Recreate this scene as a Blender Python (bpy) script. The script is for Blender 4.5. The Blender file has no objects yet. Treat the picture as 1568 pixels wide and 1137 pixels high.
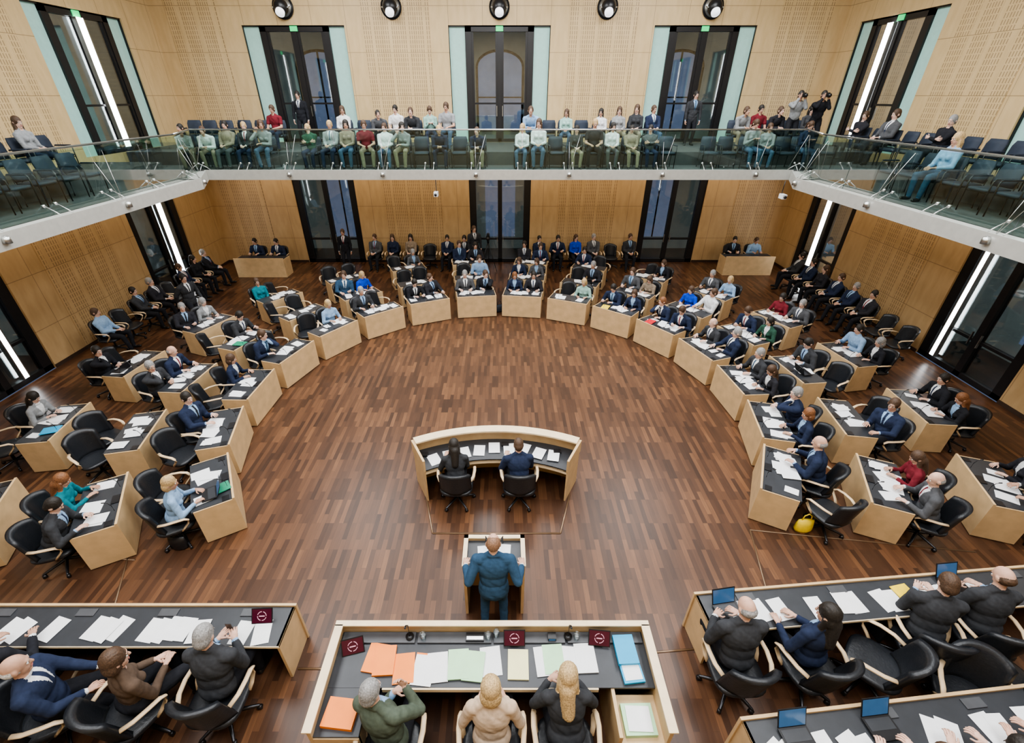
import bpy, math, random
import numpy as np
from mathutils import Vector, Matrix
random.seed(7)
V=Vector
def rad(a): return math.radians(a)
COL=bpy.context.scene.collection

# ------------------------------------------------------------ materials
def _nt(name):
    m=bpy.data.materials.new(name); m.use_nodes=True
    nt=m.node_tree; return m,nt,nt.nodes['Principled BSDF']
def mat(name,c,rough=.5,metal=0,emit=0,ec=None,var=.12,scale=8,bump=0,spec=.5,alpha=1):
    m,nt,b=_nt(name)
    N=nt.nodes; L=nt.links
    tc=N.new('ShaderNodeTexCoord'); no=N.new('ShaderNodeTexNoise'); no.inputs['Scale'].default_value=scale
    no.inputs['Detail'].default_value=3
    L.new(tc.outputs['Object'],no.inputs['Vector'])
    r=N.new('ShaderNodeValToRGB'); e=r.color_ramp.elements
    e[0].position=.3; e[1].position=.7
    e[0].color=(c[0]*(1-var),c[1]*(1-var),c[2]*(1-var),1); e[1].color=(min(1,c[0]*(1+var)),min(1,c[1]*(1+var)),min(1,c[2]*(1+var)),1)
    L.new(no.outputs['Fac'],r.inputs['Fac']); L.new(r.outputs['Color'],b.inputs['Base Color'])
    b.inputs['Roughness'].default_value=rough; b.inputs['Metallic'].default_value=metal
    b.inputs['Specular IOR Level'].default_value=spec
    b.inputs['Alpha'].default_value=alpha
    if emit:
        b.inputs['Emission Color'].default_value=(*(ec or c),1); b.inputs['Emission Strength'].default_value=emit
    if bump:
        bp=N.new('ShaderNodeBump'); bp.inputs['Strength'].default_value=bump; bp.inputs['Distance'].default_value=.02
        L.new(no.outputs['Fac'],bp.inputs['Height']); L.new(bp.outputs['Normal'],b.inputs['Normal'])
    return m
def M_(nt,op,a,b=None,c=None):
    n=nt.nodes.new('ShaderNodeMath'); n.operation=op
    for i,x in enumerate((a,b,c)):
        if x is None: continue
        if isinstance(x,(int,float)): n.inputs[i].default_value=x
        else: nt.links.new(x,n.inputs[i])
    return n.outputs[0]
def wood_wall(name,axis,slots=False,c0=(.55,.395,.205),c1=(.65,.48,.265)):
    m,nt,b=_nt(name); N=nt.nodes; L=nt.links
    tc=N.new('ShaderNodeTexCoord'); mp=N.new('ShaderNodeMapping'); mp.inputs['Scale'].default_value=(3,3,.8)
    no=N.new('ShaderNodeTexNoise'); no.inputs['Scale'].default_value=2; no.inputs['Detail'].default_value=6
    L.new(tc.outputs['Object'],mp.inputs['Vector']); L.new(mp.outputs['Vector'],no.inputs['Vector'])
    r=N.new('ShaderNodeValToRGB'); e=r.color_ramp.elements; e[0].position=.25; e[1].position=.75
    e[0].color=(*c0,1); e[1].color=(*c1,1); L.new(no.outputs['Fac'],r.inputs['Fac'])
    sp=N.new('ShaderNodeSeparateXYZ'); L.new(tc.outputs['Object'],sp.inputs['Vector'])
    s=sp.outputs['X'] if axis=='x' else sp.outputs['Y']; z=sp.outputs['Z']
    def fr(x,per,off,w):
        f=M_(nt,'FRACT',M_(nt,'MULTIPLY_ADD',x,1/per,off)); return M_(nt,'LESS_THAN',f,w)
    if slots:
        mask=M_(nt,'MULTIPLY',fr(s,.078,.5,.30),fr(z,.135,0,.80))
        g=M_(nt,'GREATER_THAN',M_(nt,'FRACT',M_(nt,'MULTIPLY_ADD',s,1/.62,.42)),.16)
        mask=M_(nt,'MULTIPLY',mask,g)
        mask=M_(nt,'MAXIMUM',mask,fr(z,1.35,.2,.010)); dark=.68
    else:
        mask=M_(nt,'MAXIMUM',fr(s,1.22,.5,.012),fr(z,1.35,.2,.012)); dark=.6
    mx=N.new('ShaderNodeMix'); mx.data_type='RGBA'
    L.new(M_(nt,'MULTIPLY',mask,dark),mx.inputs['Factor']); L.new(r.outputs['Color'],mx.inputs['A']); mx.inputs['B'].default_value=(.13,.08,.04,1)
    L.new(mx.outputs['Result'],b.inputs['Base Color']); b.inputs['Roughness'].default_value=.45
    return m
def floor_mat():
    m,nt,b=_nt('parquet'); N=nt.nodes; L=nt.links
    tc=N.new('ShaderNodeTexCoord'); mp=N.new('ShaderNodeMapping'); mp.inputs['Rotation'].default_value=(0,0,rad(90))
    L.new(tc.outputs['Object'],mp.inputs['Vector'])
    br=N.new('ShaderNodeTexBrick'); br.inputs['Scale'].default_value=1; br.inputs['Brick Width'].default_value=.55
    br.inputs['Row Height'].default_value=.08; br.inputs['Mortar Size'].default_value=.0012; br.offset=.37; br.offset_frequency=3
    br.inputs['Color1'].default_value=(0,0,0,1); br.inputs['Color2'].default_value=(1,1,1,1); br.inputs['Mortar'].default_value=(.1,.1,.1,1)
    L.new(mp.outputs['Vector'],br.inputs['Vector'])
    m2=N.new('ShaderNodeMapping'); m2.inputs['Scale'].default_value=(30,2.5,1); L.new(tc.outputs['Object'],m2.inputs['Vector'])
    no=N.new('ShaderNodeTexNoise'); no.inputs['Scale'].default_value=1; no.inputs['Detail'].default_value=5; L.new(m2.outputs['Vector'],no.inputs['Vector'])
    n3=N.new('ShaderNodeTexNoise'); n3.inputs['Scale'].default_value=.8; n3.inputs['Detail'].default_value=3; L.new(tc.outputs['Object'],n3.inputs['Vector'])
    f=M_(nt,'ADD',M_(nt,'MULTIPLY',br.outputs['Color'],.58),M_(nt,'MULTIPLY',no.outputs['Fac'],.28))
    f=M_(nt,'ADD',f,M_(nt,'MULTIPLY_ADD',n3.outputs['Fac'],.28,-.09))
    r=N.new('ShaderNodeValToRGB'); e=r.color_ramp.elements
    e[0].position=.05; e[0].color=(.036,.018,.011,1); e[1].position=1; e[1].color=(.26,.128,.058,1)
    x=e.new(.42); x.color=(.078,.037,.020,1); x=e.new(.72); x.color=(.135,.064,.032,1)
    L.new(f,r.inputs['Fac']); L.new(r.outputs['Color'],b.inputs['Base Color'])
    b.inputs['Roughness'].default_value=.34; b.inputs['Specular IOR Level'].default_value=.4
    return m
def glass_mat(name,tint,gl=.15,rough=.03):
    m=bpy.data.materials.new(name); m.use_nodes=True; nt=m.node_tree; N=nt.nodes; L=nt.links
    N.remove(N['Principled BSDF']); out=N['Material Output']
    t=N.new('ShaderNodeBsdfTransparent'); t.inputs['Color'].default_value=(*tint,1)
    g=N.new('ShaderNodeBsdfGlossy'); g.inputs['Roughness'].default_value=rough
    lw=N.new('ShaderNodeLayerWeight'); lw.inputs['Blend'].default_value=.2
    mx=N.new('ShaderNodeMixShader')
    L.new(M_(nt,'ADD',M_(nt,'MULTIPLY',lw.outputs['Fresnel'],.5),gl*.4),mx.inputs['Fac'])
    L.new(t.outputs[0],mx.inputs[1]); L.new(g.outputs[0],mx.inputs[2]); L.new(mx.outputs[0],out.inputs['Surface'])
    return m
WX=wood_wall('maple_panelling_x','x'); WY=wood_wall('maple_panelling_y','y')
SX=wood_wall('slotted_acoustic_maple_x','x',True); SY=wood_wall('slotted_acoustic_maple_y','y',True)
l0,l1=(.46,.31,.155),(.56,.385,.205)  # same maple below the gallery, its darker, warmer lighting put into the colour
LX=wood_wall('maple_lower_warmlit_x','x',False,l0,l1); LY=wood_wall('maple_lower_warmlit_y','y',False,l0,l1)
LSX=wood_wall('slotted_lower_warmlit_x','x',True,l0,l1); LSY=wood_wall('slotted_lower_warmlit_y','y',True,l0,l1)
FLOOR=floor_mat()
DW=mat('desk_maple',(.57,.40,.22),.4,var=.10,scale=5); RIM=mat('pale_maple_edge',(.74,.60,.40),.4,var=.06)
BLK=mat('black_laminate',(.035,.038,.044),.38,var=.1); FRM=mat('black_steel_frame',(.012,.012,.014),.35)
CONS=mat('grey_console',(.07,.073,.08),.4,var=.1)
STEEL=mat('brushed_steel',(.55,.56,.55),.32,1,var=.06); PLATE=mat('grey_metal_fascia',(.50,.50,.47),.4,.3,var=.05)
LEA=mat('black_leather',(.016,.018,.022),.36,bump=.15,scale=40); ARMW=mat('beech_armrest',(.66,.50,.32),.38)
NAVY=mat('navy_upholstery',(.02,.03,.05),.7); CHR=mat('dark_metal',(.05,.05,.055),.3,.8)
PAP=mat('white_paper',(.78,.79,.80),.7,var=.03); PAPY=mat('yellow_paper',(.78,.74,.42),.7,var=.03)
ORG=mat('orange_folder',(.88,.24,.03),.5,var=.04); GRN=mat('mint_folder',(.42,.68,.42),.5,var=.04); BLU=mat('blue_folder',(.02,.34,.60),.5,var=.04)
DGR=mat('green_folder',(.02,.25,.14),.5); REDF=mat('red_folder',(.6,.02,.03),.5); YEL=mat('yellow_folder',(.85,.62,.04),.5)
MAR=mat('maroon_display',(.07,.006,.02),.25,emit=.05); PINK=mat('display_ring',(.7,.35,.45),.4,emit=.3)
SCR=mat('laptop_screen',(.03,.08,.16),.15,emit=.25,ec=(.08,.20,.42)); TEAL=mat('frosted_teal_glass_glow',(.36,.58,.53),.25,emit=.12,var=.04)  # teal glass strips carry a slight added glow, no lamp behind them
GLS=glass_mat('door_glass',(.74,.80,.81),.3); GRAIL=glass_mat('green_rail_glass',(.80,.93,.88),.10); CUP=glass_mat('drinking_glass',(.85,.9,.92),.4)
TUBE=mat('fluorescent_tube',(1,1,1),.5,emit=11,ec=(.93,.97,1)); LENS=mat('spot_lens',(.9,.9,.95),.2,emit=1.2); EXIT=mat('exit_sign_green',(.02,.5,.15),.4,emit=1.2)
CEIL=mat('white_ceiling',(.8,.8,.8),.7); GFL=mat('gallery_carpet',(.07,.07,.075),.8); DARKG=mat('corridor_wall_glow',(.26,.27,.26),.6,emit=.20,ec=(.30,.33,.32),scale=.8,var=.45)  # corridor walls emit, standing in for corridor lighting behind the doors
SKYW=mat('dusk_window',(.2,.25,.4),.2,emit=.5,ec=(.26,.30,.46),scale=1.2,var=.4); BASE=mat('dark_skirting',(.05,.03,.02),.5); SEAM=mat('floor_edge_strip',(.20,.13,.08),.35,.4)
_c={}
def cloth(c):
    k=tuple(round(x,3) for x in c)
    if k not in _c: _c[k]=mat('cloth_%d'%len(_c),c,.9,var=.12,scale=25,spec=.12,bump=.06)
    return _c[k]
def hairm(c):
    k=('h',)+tuple(c)
    if k not in _c: _c[k]=mat('hair_%d'%len(_c),c,.6,var=.4,scale=70,bump=.25)
    return _c[k]
SK=[mat('skin_a',(.58,.36,.27),.6,var=.09,scale=22,spec=.3),mat('skin_b',(.50,.30,.215),.6,var=.09,scale=22,spec=.3),mat('skin_c',(.64,.42,.33),.6,var=.09,scale=22,spec=.3)]
LIP=mat('lips',(.42,.16,.14),.45); EYE=mat('eye_white',(.8,.8,.78),.3); IRIS=mat('iris',(.03,.025,.02),.2); SHOE=mat('black_shoe_leather',(.012,.011,.01),.3)
COLS=dict(dk=(.022,.023,.028),navy=(.024,.033,.065),gy=(.085,.088,.095),lg=(.26,.27,.28),blue=(.012,.06,.50),mb=(.035,.075,.13),teal=(.015,.17,.21),white=(.64,.65,.66),lb=(.25,.38,.56),
 red=(.17,.025,.035),green=(.035,.085,.06),beige=(.55,.42,.31),brown=(.10,.07,.052),olive=(.085,.105,.080),mint=(.30,.46,.41),pink=(.45,.27,.3),tan=(.26,.21,.16),char=(.045,.047,.052),den=(.07,.11,.18))
HAIR=dict(bl=(.46,.32,.16),br=(.075,.042,.024),dk=(.018,.014,.011),gr=(.26,.255,.25),wh=(.55,.54,.52),rd=(.20,.085,.035),au=(.22,.12,.07))
SHIRTY={'white','lb','teal','mint','pink','blue','tan','red'}

# ------------------------------------------------------------ mesh builder
class MB:
    def __init__(s): s.v=[];s.f=[];s.m=[];s.s=[]
    def add(s,vs,fs,mi,M=None,sm=False):
        o=len(s.v)
        for p in vs:
            p=V(p); p=M@p if M is not None else p; s.v.append(tuple(p))
        for f in fs: s.f.append(tuple(i+o for i in f)); s.m.append(mi); s.s.append(sm)
    def box(s,x0,x1,y0,y1,z0,z1,mi=0,M=None):
        s.add([(x0,y0,z0),(x1,y0,z0),(x1,y1,z0),(x0,y1,z0),(x0,y0,z1),(x1,y0,z1),(x1,y1,z1),(x0,y1,z1)],
              [(0,3,2,1),(4,5,6,7),(0,1,5,4),(1,2,6,5),(2,3,7,6),(3,0,4,7)],mi,M)
    def poly(s,pts,z0,z1,mi=0):
        n=len(pts); a=sum(pts[i][0]*pts[(i+1)%n][1]-pts[(i+1)%n][0]*pts[i][1] for i in range(n))
        if a<0: pts=pts[::-1]
        s.add([(x,y,z0) for x,y in pts]+[(x,y,z1) for x,y in pts],[tuple(range(n))[::-1],tuple(range(n,2*n))]+[(i,(i+1)%n,n+(i+1)%n,n+i) for i in range(n)],mi)
    def rings(s,R,mi,M=None,sm=True,caps=True):
        n=len(R[0]); vs=[p for r in R for p in r]; fs=[]
        for k in range(len(R)-1):
            for i in range(n):
                j=(i+1)%n; fs.append((k*n+i,k*n+j,(k+1)*n+j,(k+1)*n+i))
        if caps: fs.append(tuple(range(n))[::-1]); fs.append(tuple(range((len(R)-1)*n,len(R)*n)))
        s.add(vs,fs,mi,M,sm)
    def cyl(s,a,b,r,mi=0,r2=None,seg=12,M=None):
        a=V(a);b=V(b);r2=r if r2 is None else r2; w=(b-a).normalized(); u=w.orthogonal().normalized(); v=w.cross(u)
        s.rings([[a+(u*math.cos(t)+v*math.sin(t))*r for t in [2*math.pi*i/seg for i in range(seg)]],[b+(u*math.cos(t)+v*math.sin(t))*r2 for t in [2*math.pi*i/seg for i in range(seg)]]],mi,M)
    def cap(s,a,b,ra,rb,mi=0,seg=12,n=3,M=None):
        a=V(a);b=V(b); w=(b-a)
        w=w.normalized() if w.length>1e-6 else V((0,0,1)); u=w.orthogonal().normalized(); v=w.cross(u); R=[]
        for c,r,k0,k1 in ((a,ra,-n,0),(b,rb,0,n)):
            for k in range(k0,k1+1):
                t=k/n*math.pi/2*.97; R.append([c+w*(r*math.sin(t))+(u*math.cos(q)+v*math.sin(q))*(r*math.cos(t)) for q in [2*math.pi*i/seg for i in range(seg)]])
        s.rings(R,mi,M)
    def ell(s,c,ax,r,mi=0,seg=16,n=10,M=None):
        c=V(c);X,Y,Z=ax;R=[]
        for k in range(n+1):
            t=-math.pi/2*.97+math.pi*.97*k/n
            R.append([c+X*(r[0]*math.cos(t)*math.cos(q))+Y*(r[1]*math.cos(t)*math.sin(q))+Z*(r[2]*math.sin(t)) for q in [2*math.pi*i/seg for i in range(seg)]])
        s.rings(R,mi,M)
    def tube(s,P,r,mi=0,seg=8,flat=1,M=None):
        P=[V(p) for p in P]; R=[]
        for i,p in enumerate(P):
            t=(P[min(i+1,len(P)-1)]-P[max(i-1,0)]).normalized()
            u=t.cross(V((0,0,1))); u=u.normalized() if u.length>.05 else V((1,0,0)); v=u.cross(t)
            R.append([p+u*(r*math.cos(q))+v*(r*flat*math.sin(q)) for q in [2*math.pi*k/seg for k in range(seg)]])
        s.rings(R,mi,M)
    def mesh(s,name,mats):
        me=bpy.data.meshes.new(name); me.from_pydata(s.v,[],s.f)
        for m in mats: me.materials.append(m)
        me.polygons.foreach_set('material_index',s.m); me.polygons.foreach_set('use_smooth',s.s); me.update(); return me
    def obj(s,name,mats,loc=(0,0,0),rz=0,bev=0):
        return place(s.mesh(name,mats),name,loc,rz,bev=bev)
def place(me,name,loc,rz=0,sc=1,over=None,bev=0,mir=False):
    o=bpy.data.objects.new(name,me); COL.objects.link(o); o.location=loc; o.rotation_euler=(0,0,rz); o.scale=(-sc if mir else sc,sc,sc)
    if over:
        for i,m in over.items():
            o.material_slots[i].link='OBJECT'; o.material_slots[i].material=m
    if bev:
        b=o.modifiers.new('bevel','BEVEL'); b.width=bev; b.segments=2; b.limit_method='ANGLE'
    return o

# ------------------------------------------------------------ people
AX=(V((1,0,0)),V((0,1,0)),V((0,0,1)))
def ik(a,b,l1,l2,pole):
    d=b-a; L=d.length
    if L>(l1+l2)*.995: b=a+d.normalized()*(l1+l2)*.995; d=b-a; L=d.length
    x=(l1*l1-l2*l2+L*L)/(2*L); h=math.sqrt(max(0,l1*l1-x*x)); w=d/L
    p=V(pole); p=p-w*p.dot(w); p.normalize()
    return a+w*x+p*h,b
def person(name,stand=False,lean=8,side=0,twist=0,head=(0,10),wl=(-.20,.38,.80),wr=(.20,.38,.80),pl=(-.55,-.5,-1),pr=(.55,-.5,-1),
           al=(-.12,.42,.09),ar=(.12,.42,.09),hair='short',top='suit',fem=False,curl=(15,35),vox=.011,hl=None,hr=None,nl=(0,0,-1),nr=(0,0,-1),pz=.56):
    if stand and pz==.56: pz=.93
    P=[]; ex=MB()
    def C(a,b,ra,rb,l): P.append(('c',V(a),V(b),ra,rb,l))
    def E(c,ax,r,l): P.append(('e',V(c),ax,r,l))
    p0=V((0,0,pz)); u=V((math.sin(rad(side)),math.sin(rad(lean)),math.cos(rad(lean)))).normalized()
    fh=V((-math.sin(rad(twist)),math.cos(rad(twist)),0)); r=fh.cross(u).normalized(); f=u.cross(r)
    T=lambda l,ff,h: p0+r*l+f*ff+u*h
    tx=(r,f,u); k=.88 if fem else 1; J=2; g=1.08 if top in('suit','blazer') else 1
    E(p0+V((0,-.01,.01)),AX,(.175,.135,.115),5)
    E(T(0,0,.15),tx,(.168*k*g,.125*k*g,.18),J); E(T(0,-.005,.32),tx,(.195*k*g,.135*k*g,.20),J)
    if top in('suit','blazer','shirt'): E(T(0,0,.01),tx,(.188,.148,.14),J)
    if stand and top=='suit': E(p0+V((0,-.01,-.05)),AX,(.198,.150,.18),J)
    if fem:
        for sx in(-1,1): E(T(sx*.07,.08,.31),tx,(.062,.06,.065),J)
    else: E(T(0,.05,.10),tx,(.13,.10,.14),J)
    sw=.205*k
    C(T(-sw+.035,-.01,.425),T(sw-.035,-.01,.425),.075*k,.075*k,J)
    for sx in(-1,1): C(T(sx*.14*k,-.02,.45),T(sx*.02,-.015,.53),.052,.045,J)
    nb=T(0,-.005,.49); nd=(u*.5+V((0,.12,1))*.5).normalized(); hc=nb+nd*.185
    C(nb,hc-nd*.06,.057*k,.053*k,0)
    if top in('suit','blazer'): E(T(0,.0,.522),tx,(.066,.064,.024),3); C(T(-.05,-.045,.52),T(.05,-.045,.52),.028,.028,2)
    ya,pi=rad(head[0]),rad(head[1]); roll=rad(head[2]) if len(head)>2 else 0
    Mh=Matrix.Rotation(ya,3,'Z')@Matrix.Rotation(-pi,3,'X')@Matrix.Rotation(roll,3,'Y')
    hx,hy,hz=Mh@AX[0],Mh@AX[1],Mh@AX[2]; q_=1.06; H=lambda x,y,z: hc+(hx*x+hy*y+hz*z)*q_; ha=(hx,hy,hz)
    def EH(c,rr,l): E(c,ha,(rr[0]*q_,rr[1]*q_,rr[2]*q_),l)
    EH(H(0,-.006,.02),(.075,.093,.098),0); EH(H(0,.022,-.035),(.058,.068,.082),0); EH(H(0,.055,-.095),(.030,.030,.024),0)
    C(H(0,.088,.012),H(0,.104,-.024),.010,.0155,0); EH(H(0,.082,.030),(.045,.014,.010),0)
    for sx in(-1,1):
        EH(H(sx*.079,-.006,-.008),(.012,.021,.032),0)
        ex.ell(H(sx*.029,.078,.004),ha,(.0145,.012,.010),8,8,6); ex.ell(H(sx*.029,.0865,.004),ha,(.0065,.005,.0065),9,8,5)
        ex.cap(H(sx*.014,.092,.026),H(sx*.045,.083,.026),.0045,.003,1,6,2)
    ex.ell(H(0,.088,-.060),ha,(.024,.008,.0075),7,10,6)
    if hair=='short': EH(H(0,-.016,.030),(.084,.096,.104),1); EH(H(0,-.04,-.02),(.078,.068,.08),1)
    elif hair=='bald': EH(H(0,-.030,-.012),(.0805,.078,.062),1)
    elif hair=='thin': EH(H(0,-.030,.015),(.0805,.083,.092),1)
    elif hair=='bob': EH(H(0,-.016,.032),(.090,.098,.106),1); EH(H(0,-.035,-.045),(.098,.076,.10),1)
    elif hair=='long':
        EH(H(0,-.016,.032),(.088,.098,.105),1); EH(H(0,-.04,-.05),(.094,.068,.11),1); C(H(0,-.055,-.08),T(0,-.12,.34),.080,.055,1)
        for sx in(-1,1): C(H(sx*.07,-.01,-.03),T(sx*.085,-.02,.42),.028,.03,1)
    elif hair=='pony':
        EH(H(0,-.016,.030),(.083,.096,.103),1); C(H(0,-.10,.03),H(0,-.14,-.04),.03,.035,1); C(H(0,-.14,-.04),H(0,-.12,-.17),.035,.018,1)
    for sx,W,pole,hd,n in((-1,wl,pl,hl,nl),(1,wr,pr,hr,nr)):
        S=T(sx*sw,-.005,.42); Eb,W=ik(S,V(W),.285,.26,pole); d=(W-Eb).normalized(); W2=W-d*.035
        if top=='tee':
            C(S,S.lerp(Eb,.6),.066*k,.060*k,J); C(S,Eb,.047*k,.042*k,0); C(Eb,W,.042*k,.027,0)
        else:
            C(S,Eb,.072*k,.058*k,J); C(Eb,W2,.057*k,.042*k,J)
        if top=='suit': C(W2,W-d*.012,.036,.035,3)
        C(W2,W+d*.01,.028*k,.027*k,0)
        D=V(hd).normalized() if hd else ((d+V((d.x,d.y,0))*1.0).normalized() if n==(0,0,-1) else d)
        n=V(n); n=n-D*n.dot(D); n.normalize(); s=D.cross(n); th=s*sx
        E(W+D*.045,(s,D,n),(.041*k,.055,.017),0)
        for i,(o,l) in enumerate(((.032,.070),(.0108,.079),(-.0108,.073),(-.032,.057))):
            b=W+D*.083+th*o*k; dd=(D+th*o*2.2).normalized(); a1,a2=rad(curl[0]),rad(curl[1])
            d1=dd*math.cos(a1)+n*math.sin(a1); d2=dd*math.cos(a1+a2)+n*math.sin(a1+a2); d3=dd*math.cos(a1+a2*1.6)+n*math.sin(a1+a2*1.6)
            q1=b+d1*l*.46; q2=q1+d2*l*.31; q3=q2+d3*l*.22
            ex.cap(b-dd*.015,q1,.0098,.009,0,8,2); ex.cap(q1,q2,.009,.0082,0,8,2); ex.cap(q2,q3,.0082,.0068,0,8,2)
        b=W+D*.028+th*.026; q1=b+(D*.6+th*.75+n*.25).normalized()*.045; q2=q1+(D*.95+th*.25+n*.3).normalized()*.034
        ex.cap(b,q1,.0135,.0105,0,8,2); ex.cap(q1,q2,.0105,.008,0,8,2)
    for sx,A in((-1,al),(1,ar)):
        A=V(A); Hh=p0+V((sx*.09,0,-.02)); K,A=ik(Hh,A,.43,.42,(sx*.15,.5,.9) if not stand else (sx*.05,1,0))
        C(Hh,K,.098,.068,5); C(K,A+V((0,0,.0)),.068,.052,5)
        C(A+V((0,-.025,-.047)),A+V((sx*.03,.15,-.055)),.042,.034,6)
    src=MB()
    for p in P:
        if p[0]=='c': src.cap(p[1],p[2],p[3],p[4],0,14,4)
        else: src.ell(p[1],p[2],p[3],0,18,12)
    me=src.mesh('tmp',[]); o=bpy.data.objects.new('tmp',me); COL.objects.link(o)
    m=o.modifiers.new('r','REMESH'); m.mode='VOXEL'; m.voxel_size=vox
    m=o.modifiers.new('s','SMOOTH'); m.factor=.5; m.iterations=3
    dg=bpy.context.evaluated_depsgraph_get(); e=o.evaluated_get(dg); em=e.to_mesh()
    nv=len(em.vertices); co=np.empty(nv*3,dtype=np.float32); em.vertices.foreach_get('co',co); co=co.reshape(-1,3).astype(np.float64)
    nf=len(em.polygons); ce=np.empty(nf*3,dtype=np.float32); em.polygons.foreach_get('center',ce); ce=ce.reshape(-1,3).astype(np.float64)
    faces=[tuple(p.vertices) for p in em.polygons]
    def labels(X):
        best=np.full(len(X),1e9); lab=np.zeros(len(X),int)
        for p in P:
            if p[0]=='c':
                a=np.array(p[1]);b=np.array(p[2]);ab=b-a;L2=max(1e-9,ab@ab); t=np.clip(((X-a)@ab)/L2,0,1)
                d=np.linalg.norm(X-a-t[:,None]*ab,axis=1)-(p[3]+(p[4]-p[3])*t)
            else:
                q=X-np.array(p[1]); A=np.array([list(x) for x in p[2]]); lo=(q@A.T)/np.array(p[3]); nn=np.linalg.norm(lo,axis=1)
                gg=np.linalg.norm(lo/np.array(p[3]),axis=1); d=nn*(nn-1)/np.maximum(gg,1e-6)
            d=d-(0.004 if p[5 if p[0]=='c' else 4]==1 else 0)
            w=d<best; best[w]=d[w]; lab[w]=p[5] if p[0]=='c' else p[4]
        return lab
    lab=labels(ce)
    q=ce-np.array(p0); l=q@np.array(r); ff=q@np.array(f); h=q@np.array(u)
    if top in('suit','blazer'):
        vv=(np.abs(l)<.078*np.clip((h-.20)/.30,0,1))&(ff>.04)&(lab==2); lab[vv]=3
        if top=='suit': lab[vv&(np.abs(l)<.021)]=4
    # soft, irregular cloth folds and fine hair strands
    lv=labels(co); am=np.where((lv==2)|(lv==5),.0035,0.)
    w=np.sin(co[:,0]*21+co[:,2]*13+2*np.sin(co[:,1]*11))*np.sin(co[:,2]*29-co[:,1]*15+2.5*np.sin(co[:,0]*13))
    w=w-.8*np.maximum(0,np.sin(co[:,0]*11+co[:,2]*33+3*np.sin(co[:,1]*9+co[:,0]*7)))**3
    hm=np.where(lv==1,.0012,0.); wh=np.sin(co[:,0]*260+2*np.sin(co[:,2]*25))
    nrm=np.empty(nv*3,dtype=np.float32); em.vertices.foreach_get('normal',nrm); co=co+nrm.reshape(-1,3)*(w*am+wh*hm)[:,None]
    e.to_mesh_clear(); bpy.data.objects.remove(o); bpy.data.meshes.remove(me)
    out=bpy.data.meshes.new(name)
    out.from_pydata(co.tolist()+ex.v,[],faces+[tuple(i+nv for i in g_) for g_ in ex.f])
    for mm in (SK[0],hairm(HAIR['br']),cloth(COLS['dk']),cloth(COLS['white']),cloth(COLS['navy']),cloth(COLS['dk']),SHOE,LIP,EYE,IRIS): out.materials.append(mm)
    out.polygons.foreach_set('material_index',lab.tolist()+ex.m); out.polygons.foreach_set('use_smooth',[True]*(nf+len(ex.f))); out.update()
    return out
def put(me,name,loc,rz,c='dk',h='br',sc=1,tr=None,tie=None,skin=None,shirt=None,mir=False):
    c2=COLS[c]
    if c=='dk': c2=random.choice([COLS['dk'],COLS['char'],(.03,.03,.036),COLS['navy']])
    ov={0:SK[skin if skin is not None else random.randrange(3)],1:hairm(HAIR[h]),2:cloth(c2),5:cloth(COLS[tr or 'dk'])}
    if c in SHIRTY: ov[3]=cloth(c2); ov[4]=cloth(c2)
    else:
        ov[3]=cloth(COLS[shirt or random.choice(['white','white','lb'])]); ov[4]=cloth(COLS[tie or random.choice(['navy','red','dk','mb'])])
    return place(me,name,loc,rz,sc,ov,mir=mir)
LAPL=(-.07,.30,.68); LAPR=(.08,.27,.68)
K={}
K['dm']=person('delegate_desk',lean=12,head=(8,12),wl=(-.20,.36,.80),wr=(.18,.37,.80),hl=(.5,.9,0),hr=(-.4,.9,0))
K['tm']=person('delegate_turned',lean=4,side=6,twist=22,head=(38,8),wl=(-.26,.33,.80),wr=(.04,.36,.80))
K['db']=person('delegate_bald',lean=14,head=(-12,18),hair='bald',wl=(-.17,.38,.80),wr=(.22,.38,.80),hl=(.5,.9,0),hr=(-.5,.9,0))
K['wm']=person('delegate_writing',lean=24,head=(0,36),wl=(-.22,.42,.80),wr=(.10,.44,.80))
K['cm']=person('delegate_chin',lean=16,side=6,head=(-20,10),wl=(-.1,.38,.80),wr=(.09,.20,1.06),pr=(1,.3,-1),hl=(.8,.6,0),hr=(-.4,.1,.9),nr=(0,-1,0))
K['lm']=person('seated_lap',lean=-8,head=(10,8),wl=LAPL,wr=LAPR,ar=(.16,.50,.09))
K['lb']=person('seated_lap_bald',lean=-6,head=(-15,5),hair='thin',wl=LAPL,wr=LAPR)
K['df']=person('woman_desk',lean=12,head=(-8,14),hair='bob',top='blazer',fem=True,wl=(-.17,.37,.80),wr=(.17,.36,.80),hl=(.6,.8,0),hr=(-.5,.8,0))
K['wf']=person('woman_writing',lean=20,head=(5,30),hair='long',top='blazer',fem=True,wl=(-.18,.40,.80),wr=(.08,.42,.80))
K['lf']=person('woman_lap',lean=-3,head=(12,8),hair='long',top='sweater',fem=True,wl=LAPL,wr=LAPR)
K['sk']=person('spectator_knees',lean=6,head=(0,18),top='tee',wl=(-.13,.36,.68),wr=(.13,.36,.68),al=(-.15,.40,.09),ar=(.15,.45,.09))
K['sl']=person('spectator_leaning',lean=30,head=(12,0),top='sweater',wl=(-.04,.46,.68),wr=(.05,.48,.69),al=(-.16,.38,.09),ar=(.16,.40,.09))
K['sc']=person('spectator_crossed',lean=-6,side=5,head=(-22,12),top='sweater',wl=(.10,.19,.82),wr=(-.10,.22,.84),hl=(1,.1,0),hr=(-1,.1,.1),nl=(0,-1,0),nr=(0,-1,0))
K['sp']=person('spectator_phone',lean=10,head=(0,34),hair='pony',top='sweater',fem=True,wl=(-.05,.28,.82),wr=(.07,.28,.82),hl=(.2,.8,.4),hr=(-.2,.8,.4))
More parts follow.
